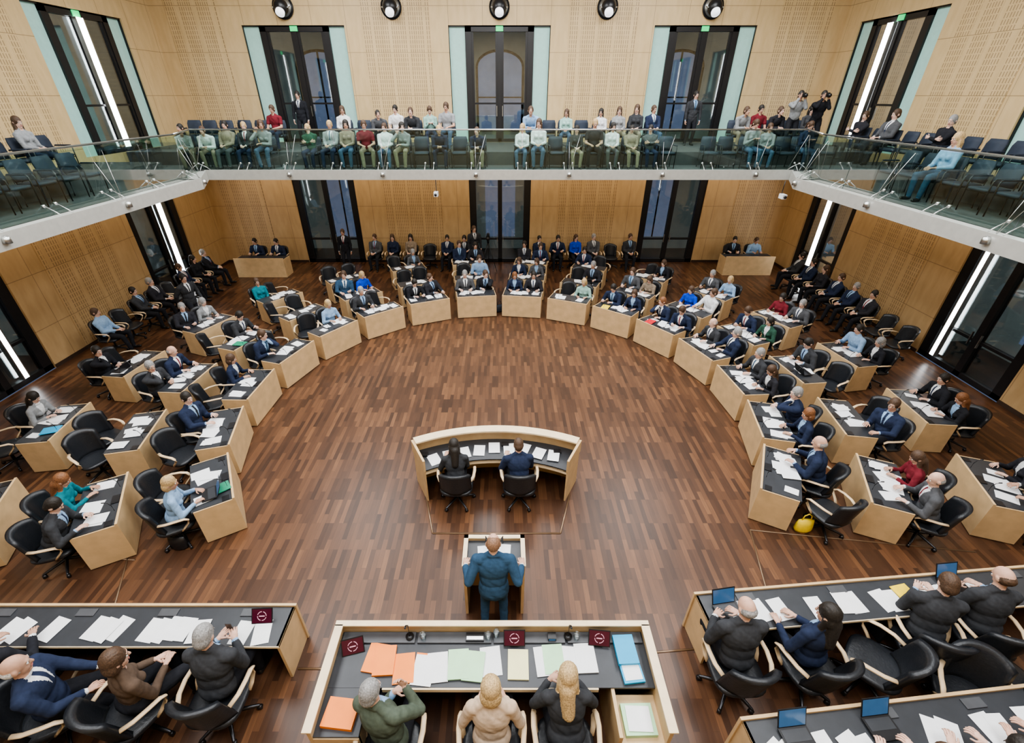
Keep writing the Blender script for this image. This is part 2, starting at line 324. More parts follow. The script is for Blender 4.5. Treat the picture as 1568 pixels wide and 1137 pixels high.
K['sb']=person('spectator_chin',lean=22,side=-8,twist=12,head=(25,5),hair='bob',top='sweater',fem=True,wl=(-.02,.36,.70),wr=(.08,.30,1.0),pr=(.8,.4,-1),hr=(-.4,.1,.9),nr=(0,-1,0))
K['st']=person('standing_person',stand=True,lean=1,head=(5,8),wl=(-.26,.08,.80),wr=(.26,.10,.82),hl=(0,.2,-1),hr=(0,.2,-1),nl=(1,0,0),nr=(-1,0,0),al=(-.12,0,.09),ar=(.13,.06,.09),vox=.011)
K['wk']=person('walking_person',stand=True,lean=8,head=(0,10),wl=(-.25,.22,.86),wr=(.25,-.18,.84),hl=(0,.5,-1),hr=(0,-.2,-1),nl=(1,0,0),nr=(-1,0,0),al=(-.1,-.30,.12),ar=(.1,.32,.09),pz=.89)
K['ph']=person('photographer',stand=True,lean=6,head=(0,6),top='sweater',wl=(-.07,.30,1.50),wr=(.09,.28,1.52),hl=(.4,.4,.9),hr=(-.4,.4,.9),nl=(0,-1,0),nr=(0,-1,0),al=(-.15,0,.09),ar=(.15,.1,.09))
TYPE={'dm':'seated_man','tm':'seated_man','db':'seated_man','wm':'seated_man','cm':'seated_man','lm':'seated_man','lb':'seated_man','df':'seated_woman','wf':'seated_woman','lf':'seated_woman'}

# ------------------------------------------------------------ furniture
def chair_mesh():
    b=MB(); X=1.13
    R=[]
    for z,k in((.385,.86),(.40,.97),(.43,1),(.452,.97),(.462,.86),(.460,.4)):
        R.append([(.265*X*k*abs(math.cos(t))**.6*math.copysign(1,math.cos(t)),.255*X*k*abs(math.sin(t))**.6*math.copysign(1,math.sin(t)),z) for t in [2*math.pi*i/24 for i in range(24)]])
    b.rings(R,0)
    nA,nZ=14,7; G=[[],[]]
    for j in range(nZ+1):
        for i in range(nA+1):
            a=rad(-60+120*i/nA); z=.44+.52*j/nZ*(1-.16*(abs(a)/1.08)**2); tilt=.10*(j/nZ)
            for s,rr in((0,.285*X),(1,.228*X)): G[s].append((rr*math.sin(a)*1.02,.03-rr*math.cos(a)-tilt,z))
    n=nA+1; o=len(G[0]); fs=[]
    for j in range(nZ):
        for i in range(nA):
            q=(j*n+i,j*n+i+1,(j+1)*n+i+1,(j+1)*n+i); fs.append(q); fs.append(tuple(o+x for x in q[::-1]))
    for i in range(nA): fs.append((i,o+i,o+i+1,i+1)); k=nZ*n; fs.append((k+i,k+i+1,o+k+i+1,o+k+i))
    for j in range(nZ): fs.append((j*n,(j+1)*n,o+(j+1)*n,o+j*n)); k=nA; fs.append((j*n+k,o+j*n+k,o+(j+1)*n+k,(j+1)*n+k))
    b.add(G[0]+G[1],fs,0,None,True)
    for sx in(-1,1):
        b.tube([(sx*.27,-.17,.67),(sx*.315,-.06,.685),(sx*.33,.08,.69),(sx*.325,.19,.68),(sx*.315,.235,.64),(sx*.31,.22,.57),(sx*.305,.15,.49),(sx*.285,.10,.43)],.027,1,10,.55)
    b.cyl((0,0,.13),(0,0,.39),.028,2); b.cyl((0,0,.36),(0,0,.39),.10,2,seg=16)
    for i in range(5):
        a=2*math.pi*i/5+.3; c,s=math.cos(a),math.sin(a)
        b.cap((0,0,.13),(c*.31,s*.31,.075),.028,.018,2,8,2)
        b.cyl((c*.31-s*.02,s*.31+c*.02,.032),(c*.31+s*.02,s*.31-c*.02,.032),.032,2,seg=12)
    return b.mesh('office_chair',[LEA,ARMW,CHR])
CH=chair_mesh()
def gchair_mesh():
    b=MB()
    b.rings([[(x*k,y*k,z) for x,y in((-.23,-.22),(.23,-.22),(.24,.2),(.17,.24),(-.17,.24),(-.24,.2))] for z,k in((.40,.93),(.42,1),(.45,1),(.465,.9))],0)
    R=[]
    for z,y,w in((.47,-.235,.22),(.60,-.255,.235),(.78,-.285,.235),(.88,-.31,.20)):
        R.append([(-w,y-.02,z),(0,y-.045,z),(w,y-.02,z),(w,y+.02,z),(0,y-.005,z),(-w,y+.02,z)])
    b.rings(R,0)
    for sx in(-1,1):
        b.tube([(sx*.235,-.27,.55),(sx*.24,-.22,.30),(sx*.24,-.24,.0)],.013,1); b.tube([(sx*.24,-.2,.64),(sx*.25,.18,.64),(sx*.245,.22,.60),(sx*.24,.21,.0)],.013,1)
        b.box(sx*.245-.022,sx*.245+.022,-.18,.2,.64,.662,0)
    b.box(-.24,.24,-.23,-.21,.38,.40,1); b.box(-.24,.24,.19,.21,.38,.40,1)
    return b.mesh('gallery_chair',[NAVY,CHR])
GC=gchair_mesh()
def desk_mesh():
    b=MB()
    b.box(-.64,.64,0,.60,.705,.735,1); b.box(-.66,.66,.60,.635,.02,.765,0)
    for sx in(-1,1): b.box(-.66 if sx<0 else .63,-.63 if sx<0 else .66,.03,.60,.02,.735,0)
    b.box(-.63,.63,.40,.42,.25,.70,1); b.box(-.62,.62,.10,.598,0,.03,1)
    b.box(-.655,.655,.598,.606,.735,.75,1); b.box(-.60,.60,.02,.03,.66,.705,1)
    b.box(-.10,.10,.47,.58,.735,.75,2); b.box(-.62,-.50,.45,.56,.735,.742,2); b.box(.50,.62,.45,.56,.735,.742,2)
    for q in(-.3,.3):
        b.tube([(q,.55,.75),(q,.55,.86),(q,.52,.93),(q,.48,.96)],.005,2); b.cap((q,.49,.955),(q,.46,.965),.010,.010,2,8,2)
    b.box(-.02,.02,.30,.60,.02,.70,1)
    return b.mesh('delegate_desk',[DW,BLK,FRM])
DK=desk_mesh()
def papers(name,cx,cy,z,w,d,n,rz=0,extra=(),loc=(0,0,0)):
    b=MB()
    for i in range(n):
        x=random.uniform(-w,w); y=random.uniform(-d,d); a=random.uniform(-.35,.35); t=random.choice([.002,.004,.008]); kk=random.choice([1,1,1,.72])
        M=Matrix.Translation((cx+x,cy+y,z+i*.0023))@Matrix.Rotation(a,4,'Z'); b.box(-.105*kk,.105*kk,-.148*kk,.148*kk,0,t,0,M)
    mats=[PAP]
    for j,(m,x,y,a) in enumerate(extra):
        mats.append(m); M=Matrix.Translation((cx+x,cy+y,z+.02))@Matrix.Rotation(a,4,'Z'); b.box(-.115,.115,-.155,.155,0,.012,j+1,M)
    return b.obj(name,mats,loc,rz)
def laptop(x,y,z,rz):
    b=MB(); b.box(-.16,.16,-.11,.11,0,.015,0); b.box(-.14,.14,-.02,.09,.015,.017,2); M=Matrix.Translation((0,.11,.015))@Matrix.Rotation(rad(-25),4,'X'); b.box(-.16,.16,0,.008,0,.215,0,M); b.box(-.148,.148,-.002,0,.012,.20,1,M)
    b.obj('laptop',[FRM,SCR,BLK],(x,y,z),rz)
CX,CY=0,8.8; RR=(5.5,7.1,8.9); SPCL=(16.2,15.8,15.1); SPCR=(15.8,15.2,14.5)
OCC={
('L',1):('cm:dk:br','dm:gy:gr','dm:lb:br','', 'dm:dk:dk','lm:navy:br'),
('L',2):('tm:dk:br','wm:dk:dk','','','df:gy:gr',''),
('L',3):('','dm:dk:gr','df:blue:bl','tm:mb:br','',''),
('L',4):('df:lb:bl','','','','','lf:teal:br'),
('L',5):('','cm:navy:br','wm:dk:dk','','df:lg:gr','tm:dk:gr'),
('L',6):('df:dk:br','','db:dk:gr','cm:dk:gr','','cm:dk:dk'),
('L',7):('tm:dk:dk','','','','wf:lg:dk',''),
('L',8):('','df:lb:bl','wf:teal:rd','wm:dk:dk','lm:dk:gr','df:dk:br'),
('R',1):('df:navy:rd','dm:dk:dk','df:dk:br','df:gy:br','lm:dk:dk','dm:navy:br'),
('R',2):('','df:mint:bl','','dm:dk:gr','dm:navy:dk',''),
('R',3):('wm:dk:dk','df:navy:br','dm:gy:br','wf:tan:br','','df:dk:br'),
('R',4):('cm:navy:rd','wm:navy:br','df:blue:br','tm:white:br','dm:gy:gr','df:lb:bl'),
('R',5):('db:dk:gr','tm:dk:gr','wm:dk:br','df:green:dk','df:red:dk','dm:gy:gr'),
('R',6):('dm:dk:gr','wf:dk:br','wm:dk:dk','','dm:lb:dk','df:dk:gr'),
('R',7):('cm:navy:gr','df:navy:rd','','tm:navy:br','dm:dk:dk','wf:dk:rd'),
('R',8):('db:navy:gr','','wf:red:br','db:gy:gr','df:dk:gr','dm:dk:gr')}
folders={('L',5,1):DGR,('L',8,0):DGR,('R',4,0):REDF,('L',7,2):BLU,('R',3,0):YEL}
lapt={('L',8,0):.35,('L',8,2):-.3,('R',2,1):.3,('L',6,2):.35,('R',6,1):.2}
for sd,sg in(('L',-1),('R',1)):
    for k in range(8):
        for row in range(3):
            th=sg*rad(7.8+(SPCL if sd=='L' else SPCR)[row]*k); rz=math.pi-th; R=RR[row]+.635
            px,py=CX+R*math.sin(th),CY+R*math.cos(th)
            place(DK,'delegate_desk',(px,py,0),rz)
            exf=[(folders[(sd,k+1,row)],.3,.2,.2)] if (sd,k+1,row) in folders else ()
            papers('paper_sheets',0,.24,.7355,.48,.09,random.randint(4,8),rz,exf,(px,py,0))
            out=V((math.sin(th),math.cos(th),0)); lat=V((math.cos(th),-math.sin(th),0))*sg
            if (sd,k+1,row) in lapt:
                q=V((px,py,0))-out*.28+lat*lapt[(sd,k+1,row)]; laptop(q.x,q.y,.757,rz)
            occ=OCC[(sd,k+1)]
            for si,ls in((0,-.33),(1,.33)):
                o=occ[row*2+si]; Rs=.27 if o else .34+random.uniform(0,.15)
                p=V((px,py,0))+out*Rs+lat*ls
                jit=random.uniform(-.2,.2) if o else random.uniform(-.8,.8)
                place(CH,'office_chair',p+out*.03,rz+jit)
                if o:
                    kd,c,h=o.split(':'); put(K[kd],TYPE[kd],p,rz+jit*.6,c,h,sc=random.uniform(.97,1.0) if kd in('df','wf','lf') else random.uniform(1.02,1.08),mir=random.random()<.5)

def seatp(x,y,rz,o,z=0,chair=CH,cn='office_chair',sc=1.03,pn=None):
    place(chair,cn,(x,y,z),rz)
    if o:
        kd,c,h=o.split(':')[:3]; tr=o.split(':')[3] if o.count(':')>2 else None
        put(K[kd],pn or TYPE.get(kd,'spectator'),(x+.03*math.sin(rz),y-.03*math.cos(rz),z),rz+random.uniform(-.2,.2),c,h,sc*random.uniform(.96,1.04),tr,mir=random.random()<.5)
oL=['lm:lb:br','','lm:dk:dk','lm:dk:gr','','lm:navy:br','lf:dk:dk','lm:dk:gr']
oR=['','','lm:dk:dk','lm:navy:gr','lm:dk:br','lf:dk:br','lm:dk:dk','lm:dk:dk']
for i in range(8):
    seatp(-11.35,11.9+i*.78,-math.pi/2,oL[i]); seatp(11.35,11.5+i*.78,math.pi/2,oR[i])
for i,o in enumerate(['lm:gy:br','lf:dk:br','lf:tan:dk','','lm:navy:dk','dm:dk:dk']): seatp(-5.4+i*.78,19.55,math.pi,o)
for i,o in enumerate(['lm:dk:dk','dm:navy:dk','lf:blue:br','lm:gy:gr','','lm:dk:br']): seatp(1.7+i*.78,19.55,math.pi,o)
def recep(x,y,rz):
    b=MB(); b.box(-1,1,.0,.62,.70,.735,1); b.box(-1.02,1.02,.6,.64,0,.80,0); b.box(-1.02,-.985,0,.6,0,.735,0); b.box(.985,1.02,0,.6,0,.735,0); b.box(-.98,.98,.02,.05,.64,.70,0)
    b.obj('attendant_desk',[DW,BLK],(x,y,0),rz,.004)
recep(-9.9,18.9,math.pi); recep(10.4,19.15,math.pi)
for x,y,o in((-10.3,19.22,'dm:dk:dk'),(-9.4,19.22,'dm:dk:dk'),(10.0,19.47,'dm:dk:dk'),(10.9,19.47,'dm:lb:br')): seatp(x,y,math.pi,o)
put(K['wk'],'walking_man',(-9.9,13.6,0),-2.0,'char','dk',1.06)
put(K['st'],'standing_man',(-6.6,19.3,0),math.pi,'dk','br'); put(K['st'],'camera_operator',(-1.1,19.5,0),math.pi+.3,'char','br',1.05)
def tvcam(x,y,z,rz,h=1.35):
    b=MB()
    for i in range(3):
        a=2*math.pi*i/3+.5; b.cyl((0,0,h-.12),(math.cos(a)*.42,math.sin(a)*.42,0.01),.018,0,.012)
    b.cyl((0,0,h-.16),(0,0,h-.02),.05,0); b.box(-.07,.07,-.22,.16,h-.02,h+.17,0); b.cyl((0,.16,h+.08),(0,.34,h+.08),.055,0,.065); b.box(-.03,.03,-.12,.08,h+.19,h+.22,0)
    b.cyl((0,.34,h+.08),(0,.342,h+.08),.05,1); b.box(-.02,.02,-.10,-.07,h+.16,h+.2,0); b.tube([(.06,-.1,h),(.12,-.35,h-.12)],.01,0)
    b.obj('television_camera',[FRM,IRIS],(x,y,z),rz)
tvcam(-.5,19.2,0,math.pi)

# ------------------------------------------------------------ room shell
XW,YB,YF=12.35,20.3,-4.0
b=MB(); b.box(-XW,XW,YF,YB,-.2,0,0); b.obj('floor',[FLOOR])
b=MB(); b.box(-XW-1,XW+1,YF-1,YB+1,11,11.2,0); b.obj('ceiling',[CEIL])
def TM(side):
    if side=='back': return Matrix.Translation((0,YB,0))
    if side=='left': return Matrix(((0,-1,0,-XW),(1,0,0,0),(0,0,1,0),(0,0,0,1)))
    if side=='right': return Matrix(((0,1,0,XW),(1,0,0,0),(0,0,1,0),(0,0,0,1)))
UP=(4.9,8.64); LO=(0.0,3.95)
def wall(side,s0,s1,centers,mU,mL,sU,sL):
    M=TM(side); b=MB()
    ops=[(c-1.84,c+1.84,*UP) for c in centers]+[(c-1.3,c+1.3,*LO) for c in centers]
    ss=sorted({s0,s1,*[o[0] for o in ops],*[o[1] for o in ops]}); zs=sorted({0,4.4,11,*UP,*LO})
    for i in range(len(ss)-1):
        for j in range(len(zs)-1):
            ms=(ss[i]+ss[i+1])/2; mz=(zs[j]+zs[j+1])/2
            if any(o[0]<ms<o[1] and o[2]<mz<o[3] for o in ops): continue
            if ss[i]<s0-1e-6 or ss[i+1]>s1+1e-6: continue
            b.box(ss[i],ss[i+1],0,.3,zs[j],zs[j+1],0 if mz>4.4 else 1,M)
    b.obj('wall_'+side,[mU,mL])
    return M
def slots(M,centers,mU,mL):
    for c,w in centers:
        b=MB(); b.box(c-w/2,c+w/2,-.014,-.001,4.95,10.9,0,M); b.box(c-w/2,c+w/2,-.014,-.001,.12,4.3,1,M); b.obj('slotted_acoustic_panel',[mU,mL])
def unit(M,c,side):
    b=MB(); z0,z1=UP; d0,d1=.05,.22
    b.box(c-1.84,c-1.25,.12,.16,z0,z1,1,M); b.box(c+1.25,c+1.84,.12,.16,z0,z1,1,M)
    for x0,x1 in((-1.86,-1.82),(1.82,1.86)): b.box(c+x0,c+x1,d0,d1,z0,z1,0,M)
    for x0,x1 in((-1.25,-1.03),(1.03,1.25),(-.07,.07)): b.box(c+x0,c+x1,d0,d1,z0,z1,0,M)
    b.box(c-1.84,c+1.84,d0,d1,z1-.04,z1,0,M)
    b.box(c-1.25,c+1.25,d0,d1,z1-.18,z1,0,M); b.box(c-1.25,c+1.25,d0,d1,z0,z0+.12,0,M); b.box(c-1.03,c+1.03,d0+.04,d1-.03,z0+1.3,z0+1.36,0,M)
    for x0,x1 in((-1.03,-.95),(-.15,-.07),(.07,.15),(.95,1.03)): b.box(c+x0,c+x1,d0+.03,d1-.03,z0+.1,z1-.15,0,M)
    b.box(c-1.03,c+1.03,.12,.135,z0+.1,z1-.1,2,M)
    b.box(c-.13,c+.13,.02,.06,z1-.17,z1-.02,3,M)
    for sx in(-.12,.10): b.box(c+sx,c+sx+.02,.0,.05,z0+.9,z0+1.25,4,M)
    b.obj('door_gallery',[FRM,TEAL,GLS,EXIT,STEEL])
    b=MB(); z0,z1=LO
    for x0,x1 in((-1.3,-1.02),(1.02,1.3),(-.09,.09)): b.box(c+x0,c+x1,d0,d1,z0,z1,0,M)
    b.box(c-1.3,c+1.3,d0,d1,z1-.15,z1,0,M); b.box(c-1.3,c+1.3,d0,d1,z0,z0+.14,0,M); b.box(c-1.02,c+1.02,d0+.02,d1-.02,1.0,1.07,0,M)
    b.box(c-1.02,c+1.02,.12,.135,.1,z1-.1,1,M)
    for sx in(-.14,.12): b.box(c+sx,c+sx+.02,.0,.05,.9,1.25,2,M)
    b.obj('door_hall',[FRM,GLS,STEEL])
    b=MB()
    for z0,z1 in((0,4.2),(4.6,9.0)):
        b.box(c-2.1,c+2.1,2.2,2.3,z0,z1,0,M); b.box(c-2.1,c-2.0,.3,2.3,z0,z1,0,M); b.box(c+2.0,c+2.1,.3,2.3,z0,z1,0,M); b.box(c-2.1,c+2.1,.3,2.3,z0-.1,z0,2,M); b.box(c-2.1,c+2.1,.3,2.3,z1,z1+.1,2,M)
    zb,zs=5.2,7.5; pts=[(c-.95,zb),(c+.95,zb)]+[(c+.95*math.cos(t),zs+.55*math.sin(t)) for t in [math.pi*i/12 for i in range(13)]]
    n=len(pts); b.add([(x,2.16,z) for x,z in pts],[tuple(range(n))],1,M)
    q=pts+[pts[0]]
    for i in range(n): b.cyl(M@V((q[i][0],2.13,q[i][1])),M@V((q[i+1][0],2.13,q[i+1][1])),.05,2,seg=6)
    b.box(c-.03,c+.03,2.08,2.15,zb,zs+.55,2,M); b.box(c-.95,c+.95,2.08,2.15,6.4,6.45,2,M)
    b.box(c-.7,c+.7,2.12,2.16,.6,3.4,1,M); b.box(c-.03,c+.03,2.08,2.12,.6,3.4,2,M)
    b.obj('corridor_window',[DARKG,SKYW,FRM])
cb=(-7.4,0,7.4); CS={'left':(2.4,9.6,16.8),'right':(3.3,10.5,17.6)}
M=wall('back',-XW,XW,cb,WX,LX,SX,LSX); slots(M,[(-3.7,2.4),(3.7,2.4),(-10.9,1.8),(10.9,1.8)],SX,LSX)
for c in cb: unit(M,c,'back')
for sd in('left','right'):
    cs=CS[sd]
    M=wall(sd,YF,YB,cs,WY,LY,SY,LSY); slots(M,[(cs[0]+3.6,2.4),(cs[1]+3.6,2.4)],SY,LSY)
    for i,c in enumerate(cs):
        unit(M,c,sd)
        for lv,(z0,z1) in enumerate(((.2,3.75),(5.05,8.45))):
            off={('left',2):(.30,-.05),('right',2):(.12,.25),('left',1):(.45,0),('right',1):(.78,0)}.get((sd,i),(0,0))[lv]; w=.13 if i==2 else .06
            b=MB(); b.box(c+off-w,c+off+w,-.05,.03,z0,z1,0,M); b.box(c+off-w-.03,c+off-w,-.06,.05,z0,z1,1,M); b.box(c+off+w,c+off+w+.03,-.06,.05,z0,z1,1,M)
            b.obj('fluorescent_strip_lamp',[TUBE,STEEL])
b=MB(); b.box(-XW,XW,YF-.3,YF,0,11,0); b.obj('wall_front',[WX])
def segs(cs,a):
    e=[a[0]]+[x for c in cs for x in(c-1.3,c+1.3)]+[a[1]]; return [(e[i],e[i+1]) for i in range(0,len(e),2)]
b=MB()
for s,e in segs(cb,(-XW,XW)): b.box(s,e,-.02,0,0,.1,0,TM('back'))
b.obj('baseboard_back',[BASE])
for sd in('left','right'):
    b=MB()
    for s,e in segs(CS[sd],(YF,YB)): b.box(s,e,-.02,0,0,.1,0,TM(sd))
    b.obj('baseboard_'+sd,[BASE])
for x in(-7.6,-3.8,0,3.8,7.5):
    b=MB(); y=YB-.015
    b.cyl((x,y-.002,9.15),(x,y-.06,9.15),.36,0,seg=32); b.cyl((x,y-.06,9.15),(x,y-.09,9.15),.30,1,seg=32)
    b.ell((x,y-.22,9.12),AX,(.25,.22,.25),0,20,12); b.cyl((x,y-.34,8.99),(x,y-.40,8.93),.15,2,seg=20)
    b.tube([(x-.27,y-.1,9.15),(x-.29,y-.24,9.12),(x-.24,y-.3,9.1)],.02,1); b.tube([(x+.27,y-.1,9.15),(x+.29,y-.24,9.12),(x+.24,y-.3,9.1)],.02,1)
    b.obj('wall_spotlight',[FRM,STEEL,LENS])

# ------------------------------------------------------------ gallery
ZG=4.5
b=MB()
b.box(-XW+.01,XW-.01,15.0,YB-.01,4.36,ZG,0); b.box(-XW+.01,XW-.01,16.6,YB-.01,ZG,4.9,0)
for s in(-1,1):
    b.poly([(s*8.2,YF+.01),(s*8.2,13.4),(s*8.95,15.0),(s*(XW-.01),15.0),(s*(XW-.01),YF+.01)],4.36,ZG,0); b.box(*sorted((s*10.2,s*(XW-.01))),YF+.01,15.0,ZG,4.78,0)
path=[(-8.2,YF+.02),(-8.2,13.4),(-8.95,15.0),(8.95,15.0),(8.2,13.4),(8.2,YF+.02)]
gp=[(-8.5,YF+.02),(-8.5,13.35),(-9.22,15.25),(9.22,15.25),(8.5,13.35),(8.5,YF+.02)]
for i in range(5):
    a,c=V((*path[i],0)),V((*path[i+1],0)); d=(c-a).normalized(); n=V((-d.y,d.x,0)); L=(c-a).length
    n=-n if n.dot(V((0,8,0))-a)<0 else n
    Mx=Matrix(((d.x,n.x,0,a.x),(d.y,n.y,0,a.y),(0,0,1,0),(0,0,0,1)))
    b.box(-.02,L+.02,0,.03,4.28,4.56,1,Mx); b.box(-.02,L+.02,-.30,0,4.50,4.53,1,Mx)
b.obj('gallery_balcony',[GFL,PLATE])
b=MB()
for i in range(5):
    a,c=V((*gp[i],0)),V((*gp[i+1],0)); L=(c-a).length; d=(c-a)/L; n=V((d.y,-d.x,0)); n=n if n.dot(V((0,8,0))-a)>0 else -n
    k=max(1,round(L/1.45))
    for j in range(k):
        s0=L*j/k+.012; s1=L*(j+1)/k-.012; Mx=Matrix(((d.x,n.x,0,a.x),(d.y,n.y,0,a.y),(0,0,1,0),(0,0,0,1)))
        b.box(s0,s1,-.006,.006,4.54,5.60,0,Mx)
        for q in(s0+.12,s1-.12):
            b.tube([Mx@V((q,.28,4.54)),Mx@V((q,.18,4.62)),Mx@V((q,.02,4.72))],.010,1,6)
            b.cyl(Mx@V((q,-.02,4.72)),Mx@V((q,.03,4.72)),.028,1,seg=10)
        if j%2==0:
            b.cyl(Mx@V((s0,.38,4.50)),Mx@V((s0,.36,4.40)),.05,1,.07,seg=12); b.tube([Mx@V((s0,.28,4.45)),Mx@V((s0,.38,4.50))],.012,1,6)
            b.tube([Mx@V((s0,.28,4.5)),Mx@V((s0+.30,.02,5.5))],.005,1,5); b.tube([Mx@V((s0,.28,4.5)),Mx@V((s0-.02,.02,5.3))],.005,1,5)
    b.tube([(*gp[i],5.63),(*gp[i+1],5.63)],.022,1,10)
b.obj('glass_balustrade',[GRAIL,STEEL])
for x,y in((-1.95,15.0),(8.6,14.6)):
    b=MB(); b.cyl((x,y,3.95),(x,y,4.3),.012,1); b.box(x-.06,x+.06,y-.22,y+.02,3.82,3.95,0); b.cyl((x,y-.22,3.88),(x,y-.26,3.88),.04,1); b.obj('hanging_camera',[PAP,FRM])

skinds=['sk','sc','sp','lf','sk','lm','lf','sl','sl','sb']
cl=['white','char','dk','brown','mint','navy','lg','tan','gy','dk','lb','white','green','navy','dk','gy','lg','char','red','white']
def spec():
    kd=random.choice(skinds); h=random.choice(['br','dk','br','bl','dk','br']); return '%s:%s:%s:%s'%(kd,random.choice(cl),h,random.choice(['den','dk','gy','tan','navy','den']))
def row(x0,x1,y,z,p,st=.58):
    n=int((x1-x0)/st)+1
    for i in range(n):
        seatp(x0+i*st+random.uniform(-.04,.04),y+random.uniform(-.07,.07),math.pi+random.uniform(-.1,.1),spec() if random.random()<p else '',z,GC,'gallery_chair',random.choice([.9,.97,1.0]),'spectator')
row(-9.7,-7.0,15.95,ZG,.85); row(-5.9,-.6,15.95,ZG,.8); row(.7,5.6,15.95,ZG,.82); row(6.7,9.9,15.95,ZG,.8)
row(-10.4,-7.0,17.3,4.9,.15); row(-5.2,-1.2,17.3,4.9,.8); row(1.1,5.3,17.3,4.9,.9); row(8.0,10.4,17.3,4.9,.85)
for x,y in((10.2,16.7),(9.5,16.75)):
    put(K['ph'],'photographer',(x,y,4.9),math.pi-.2,random.choice(['lg','dk']),'dk')
    bb=MB(); bb.box(-.07,.07,-.04,.04,-.05,.05,0); bb.cyl((0,.04,0),(0,.16,0),.038,0,.045); bb.box(-.03,.03,-.03,.03,.05,.075,0); bb.obj('photo_camera',[FRM],(x-.055,y-.34,4.9+1.60),math.pi-.2)
put(K['st'],'standing_spectator',(7.0,18.9,4.9),math.pi,'dk','dk'); put(K['st'],'standing_spectator',(-7.3,19.2,4.9),math.pi,'dk','dk')
for i in range(7): seatp(-11.0,8.8+i*.62,-math.pi/2,'lf:lg:br:navy' if i==5 else '',4.78,GC,'gallery_chair',1,'spectator')
for i in range(6): seatp(-9.6,8.3+i*.62,-math.pi/2,'',4.5,GC,'gallery_chair')
for i,o in enumerate(['','','','','sc:dk:gr:dk','','','lm:gy:br:dk','','sc:dk:br:dk']): seatp(11.0,10.2+i*.62,math.pi/2,o,4.78,GC,'gallery_chair',1,'spectator')
for i,o in enumerate(['','','','lf:lb:bl:mb','','']): seatp(9.6,8.8+i*.62,math.pi/2,o,4.5,GC,'gallery_chair',1,'spectator')

# ------------------------------------------------------------ stenographer desk
b=MB(); n=20
def arc(r,z,a0=-27,a1=27,cy=3.55): return [(r*math.sin(rad(a0+(a1-a0)*i/n)),cy+r*math.cos(rad(a0+(a1-a0)*i/n)),z) for i in range(n+1)]
def band(b,r0,r1,z0,z1,mi,a0=-27,a1=27):
    A,B,C,D=arc(r0,z0,a0,a1),arc(r1,z0,a0,a1),arc(r1,z1,a0,a1),arc(r0,z1,a0,a1); vs=A+B+C+D; m=n+1; fs=[]
    for i in range(n):
        for p,q in((0,1),(1,2),(2,3),(3,0)): fs.append((p*m+i,q*m+i,q*m+i+1,p*m+i+1))
    fs+= [(0,3*m,2*m,m),(n,m+n,2*m+n,3*m+n)]
    b.add(vs,fs,mi)
band(b,3.38,3.42,0,1.0,0); band(b,3.26,3.44,1.0,1.03,2); band(b,2.78,3.38,.71,.74,1); band(b,2.78,3.38,.0,.74,0,-27.6,-27); band(b,2.78,3.38,0,.74,0,27,27.6); band(b,2.78,2.80,.66,.74,2)
for a0,a1 in((-27.8,-27),(27,27.8)): band(b,2.76,3.42,.74,1.0,0,a0,a1)
b.obj('stenographer_desk',[DW,BLK,RIM])
for x,kd,c,h in((-.72,'wf','dk','dk'),(.42,'wm','dk','br')):
    seatp(x,6.02,0,'%s:%s:%s'%(kd,c,h))
b=MB()
for i in range(9):
    a=rad(-22+i*5.3); M=Matrix.Translation((3.06*math.sin(a),3.55+3.06*math.cos(a)+random.uniform(-.06,.06),.742+.003*i))@Matrix.Rotation(-a+random.uniform(-.2,.2),4,'Z'); b.box(-.105,.105,-.148,.148,0,.002,0,M)
for a in(-25,3,21):
    a=rad(a); b.box(-.07,.07,-.05,.05,0,.04,1,Matrix.Translation((3.2*math.sin(a),3.55+3.2*math.cos(a),.742)))
b.obj('paper_sheets',[PAP,FRM])
b=MB()
P=[(-1.35,6.2),(-1.1,5.28),(1.12,5.28),(1.4,6.2)]
for i in range(3):
    a,c=V((*P[i],0)),V((*P[i+1],0)); b.tube([a+V((0,0,.004)),c+V((0,0,.004))],.018,0,6,.3)
for A in([(-5.6,4.0),(-5.35,3.55)],[(-6.1,4.9),(-5.5,3.6)],[(2.1,3.3),(2.75,3.35)],[(-2.6,3.1),(-1.95,3.1)],[(4.45,5.35),(4.1,3.9)],[(4.45,5.35),(8.0,4.9)],[(-7.8,4.9),(-5.9,4.75)]):
    b.tube([(*A[0],.004),(*A[1],.004)],.015,0,6,.3)
b.obj('trim_floor_strip',[SEAM])

# ------------------------------------------------------------ lectern + speaker
b=MB()
b.box(-.42,.42,4.30,4.34,0,1.10,0); b.box(-.42,-.38,3.85,4.30,0,1.10,0); b.box(.38,.42,3.85,4.30,0,1.10,0)
b.add([(-.38,3.93,.98),(.38,3.93,.98),(.38,4.30,1.05),(-.38,4.30,1.05),(-.38,3.93,.95),(.38,3.93,.95),(.38,4.30,1.02),(-.38,4.30,1.02)],[(0,1,2,3),(7,6,5,4),(0,4,5,1),(1,5,6,2),(2,6,7,3),(3,7,4,0)],1)
for x0,x1,y0,y1 in((-.43,-.37,3.84,4.35),(.37,.43,3.84,4.35),(-.43,.43,4.29,4.35)): b.box(x0,x1,y0,y1,1.10,1.12,2)
for x in(-.12,.12): b.tube([(x,4.26,1.04),(x,4.24,1.22),(x*.9,4.14,1.30)],.006,3); b.cap((x*.9,4.15,1.295),(x*.85,4.10,1.31),.012,.012,3,8,2)
b.obj('lectern',[DW,BLK,RIM,FRM])
b=MB()
for i,(x,y,a) in enumerate(((-.12,4.08,.1),(.12,4.10,-.08),(.0,4.07,.02))): b.box(-.105,.105,-.148,.148,0,.002,0,Matrix.Translation((x,y,1.013+.004*i))@Matrix.Rotation(a,4,'Z')@Matrix.Rotation(rad(10),4,'X'))
b.obj('speech_notes',[PAP])
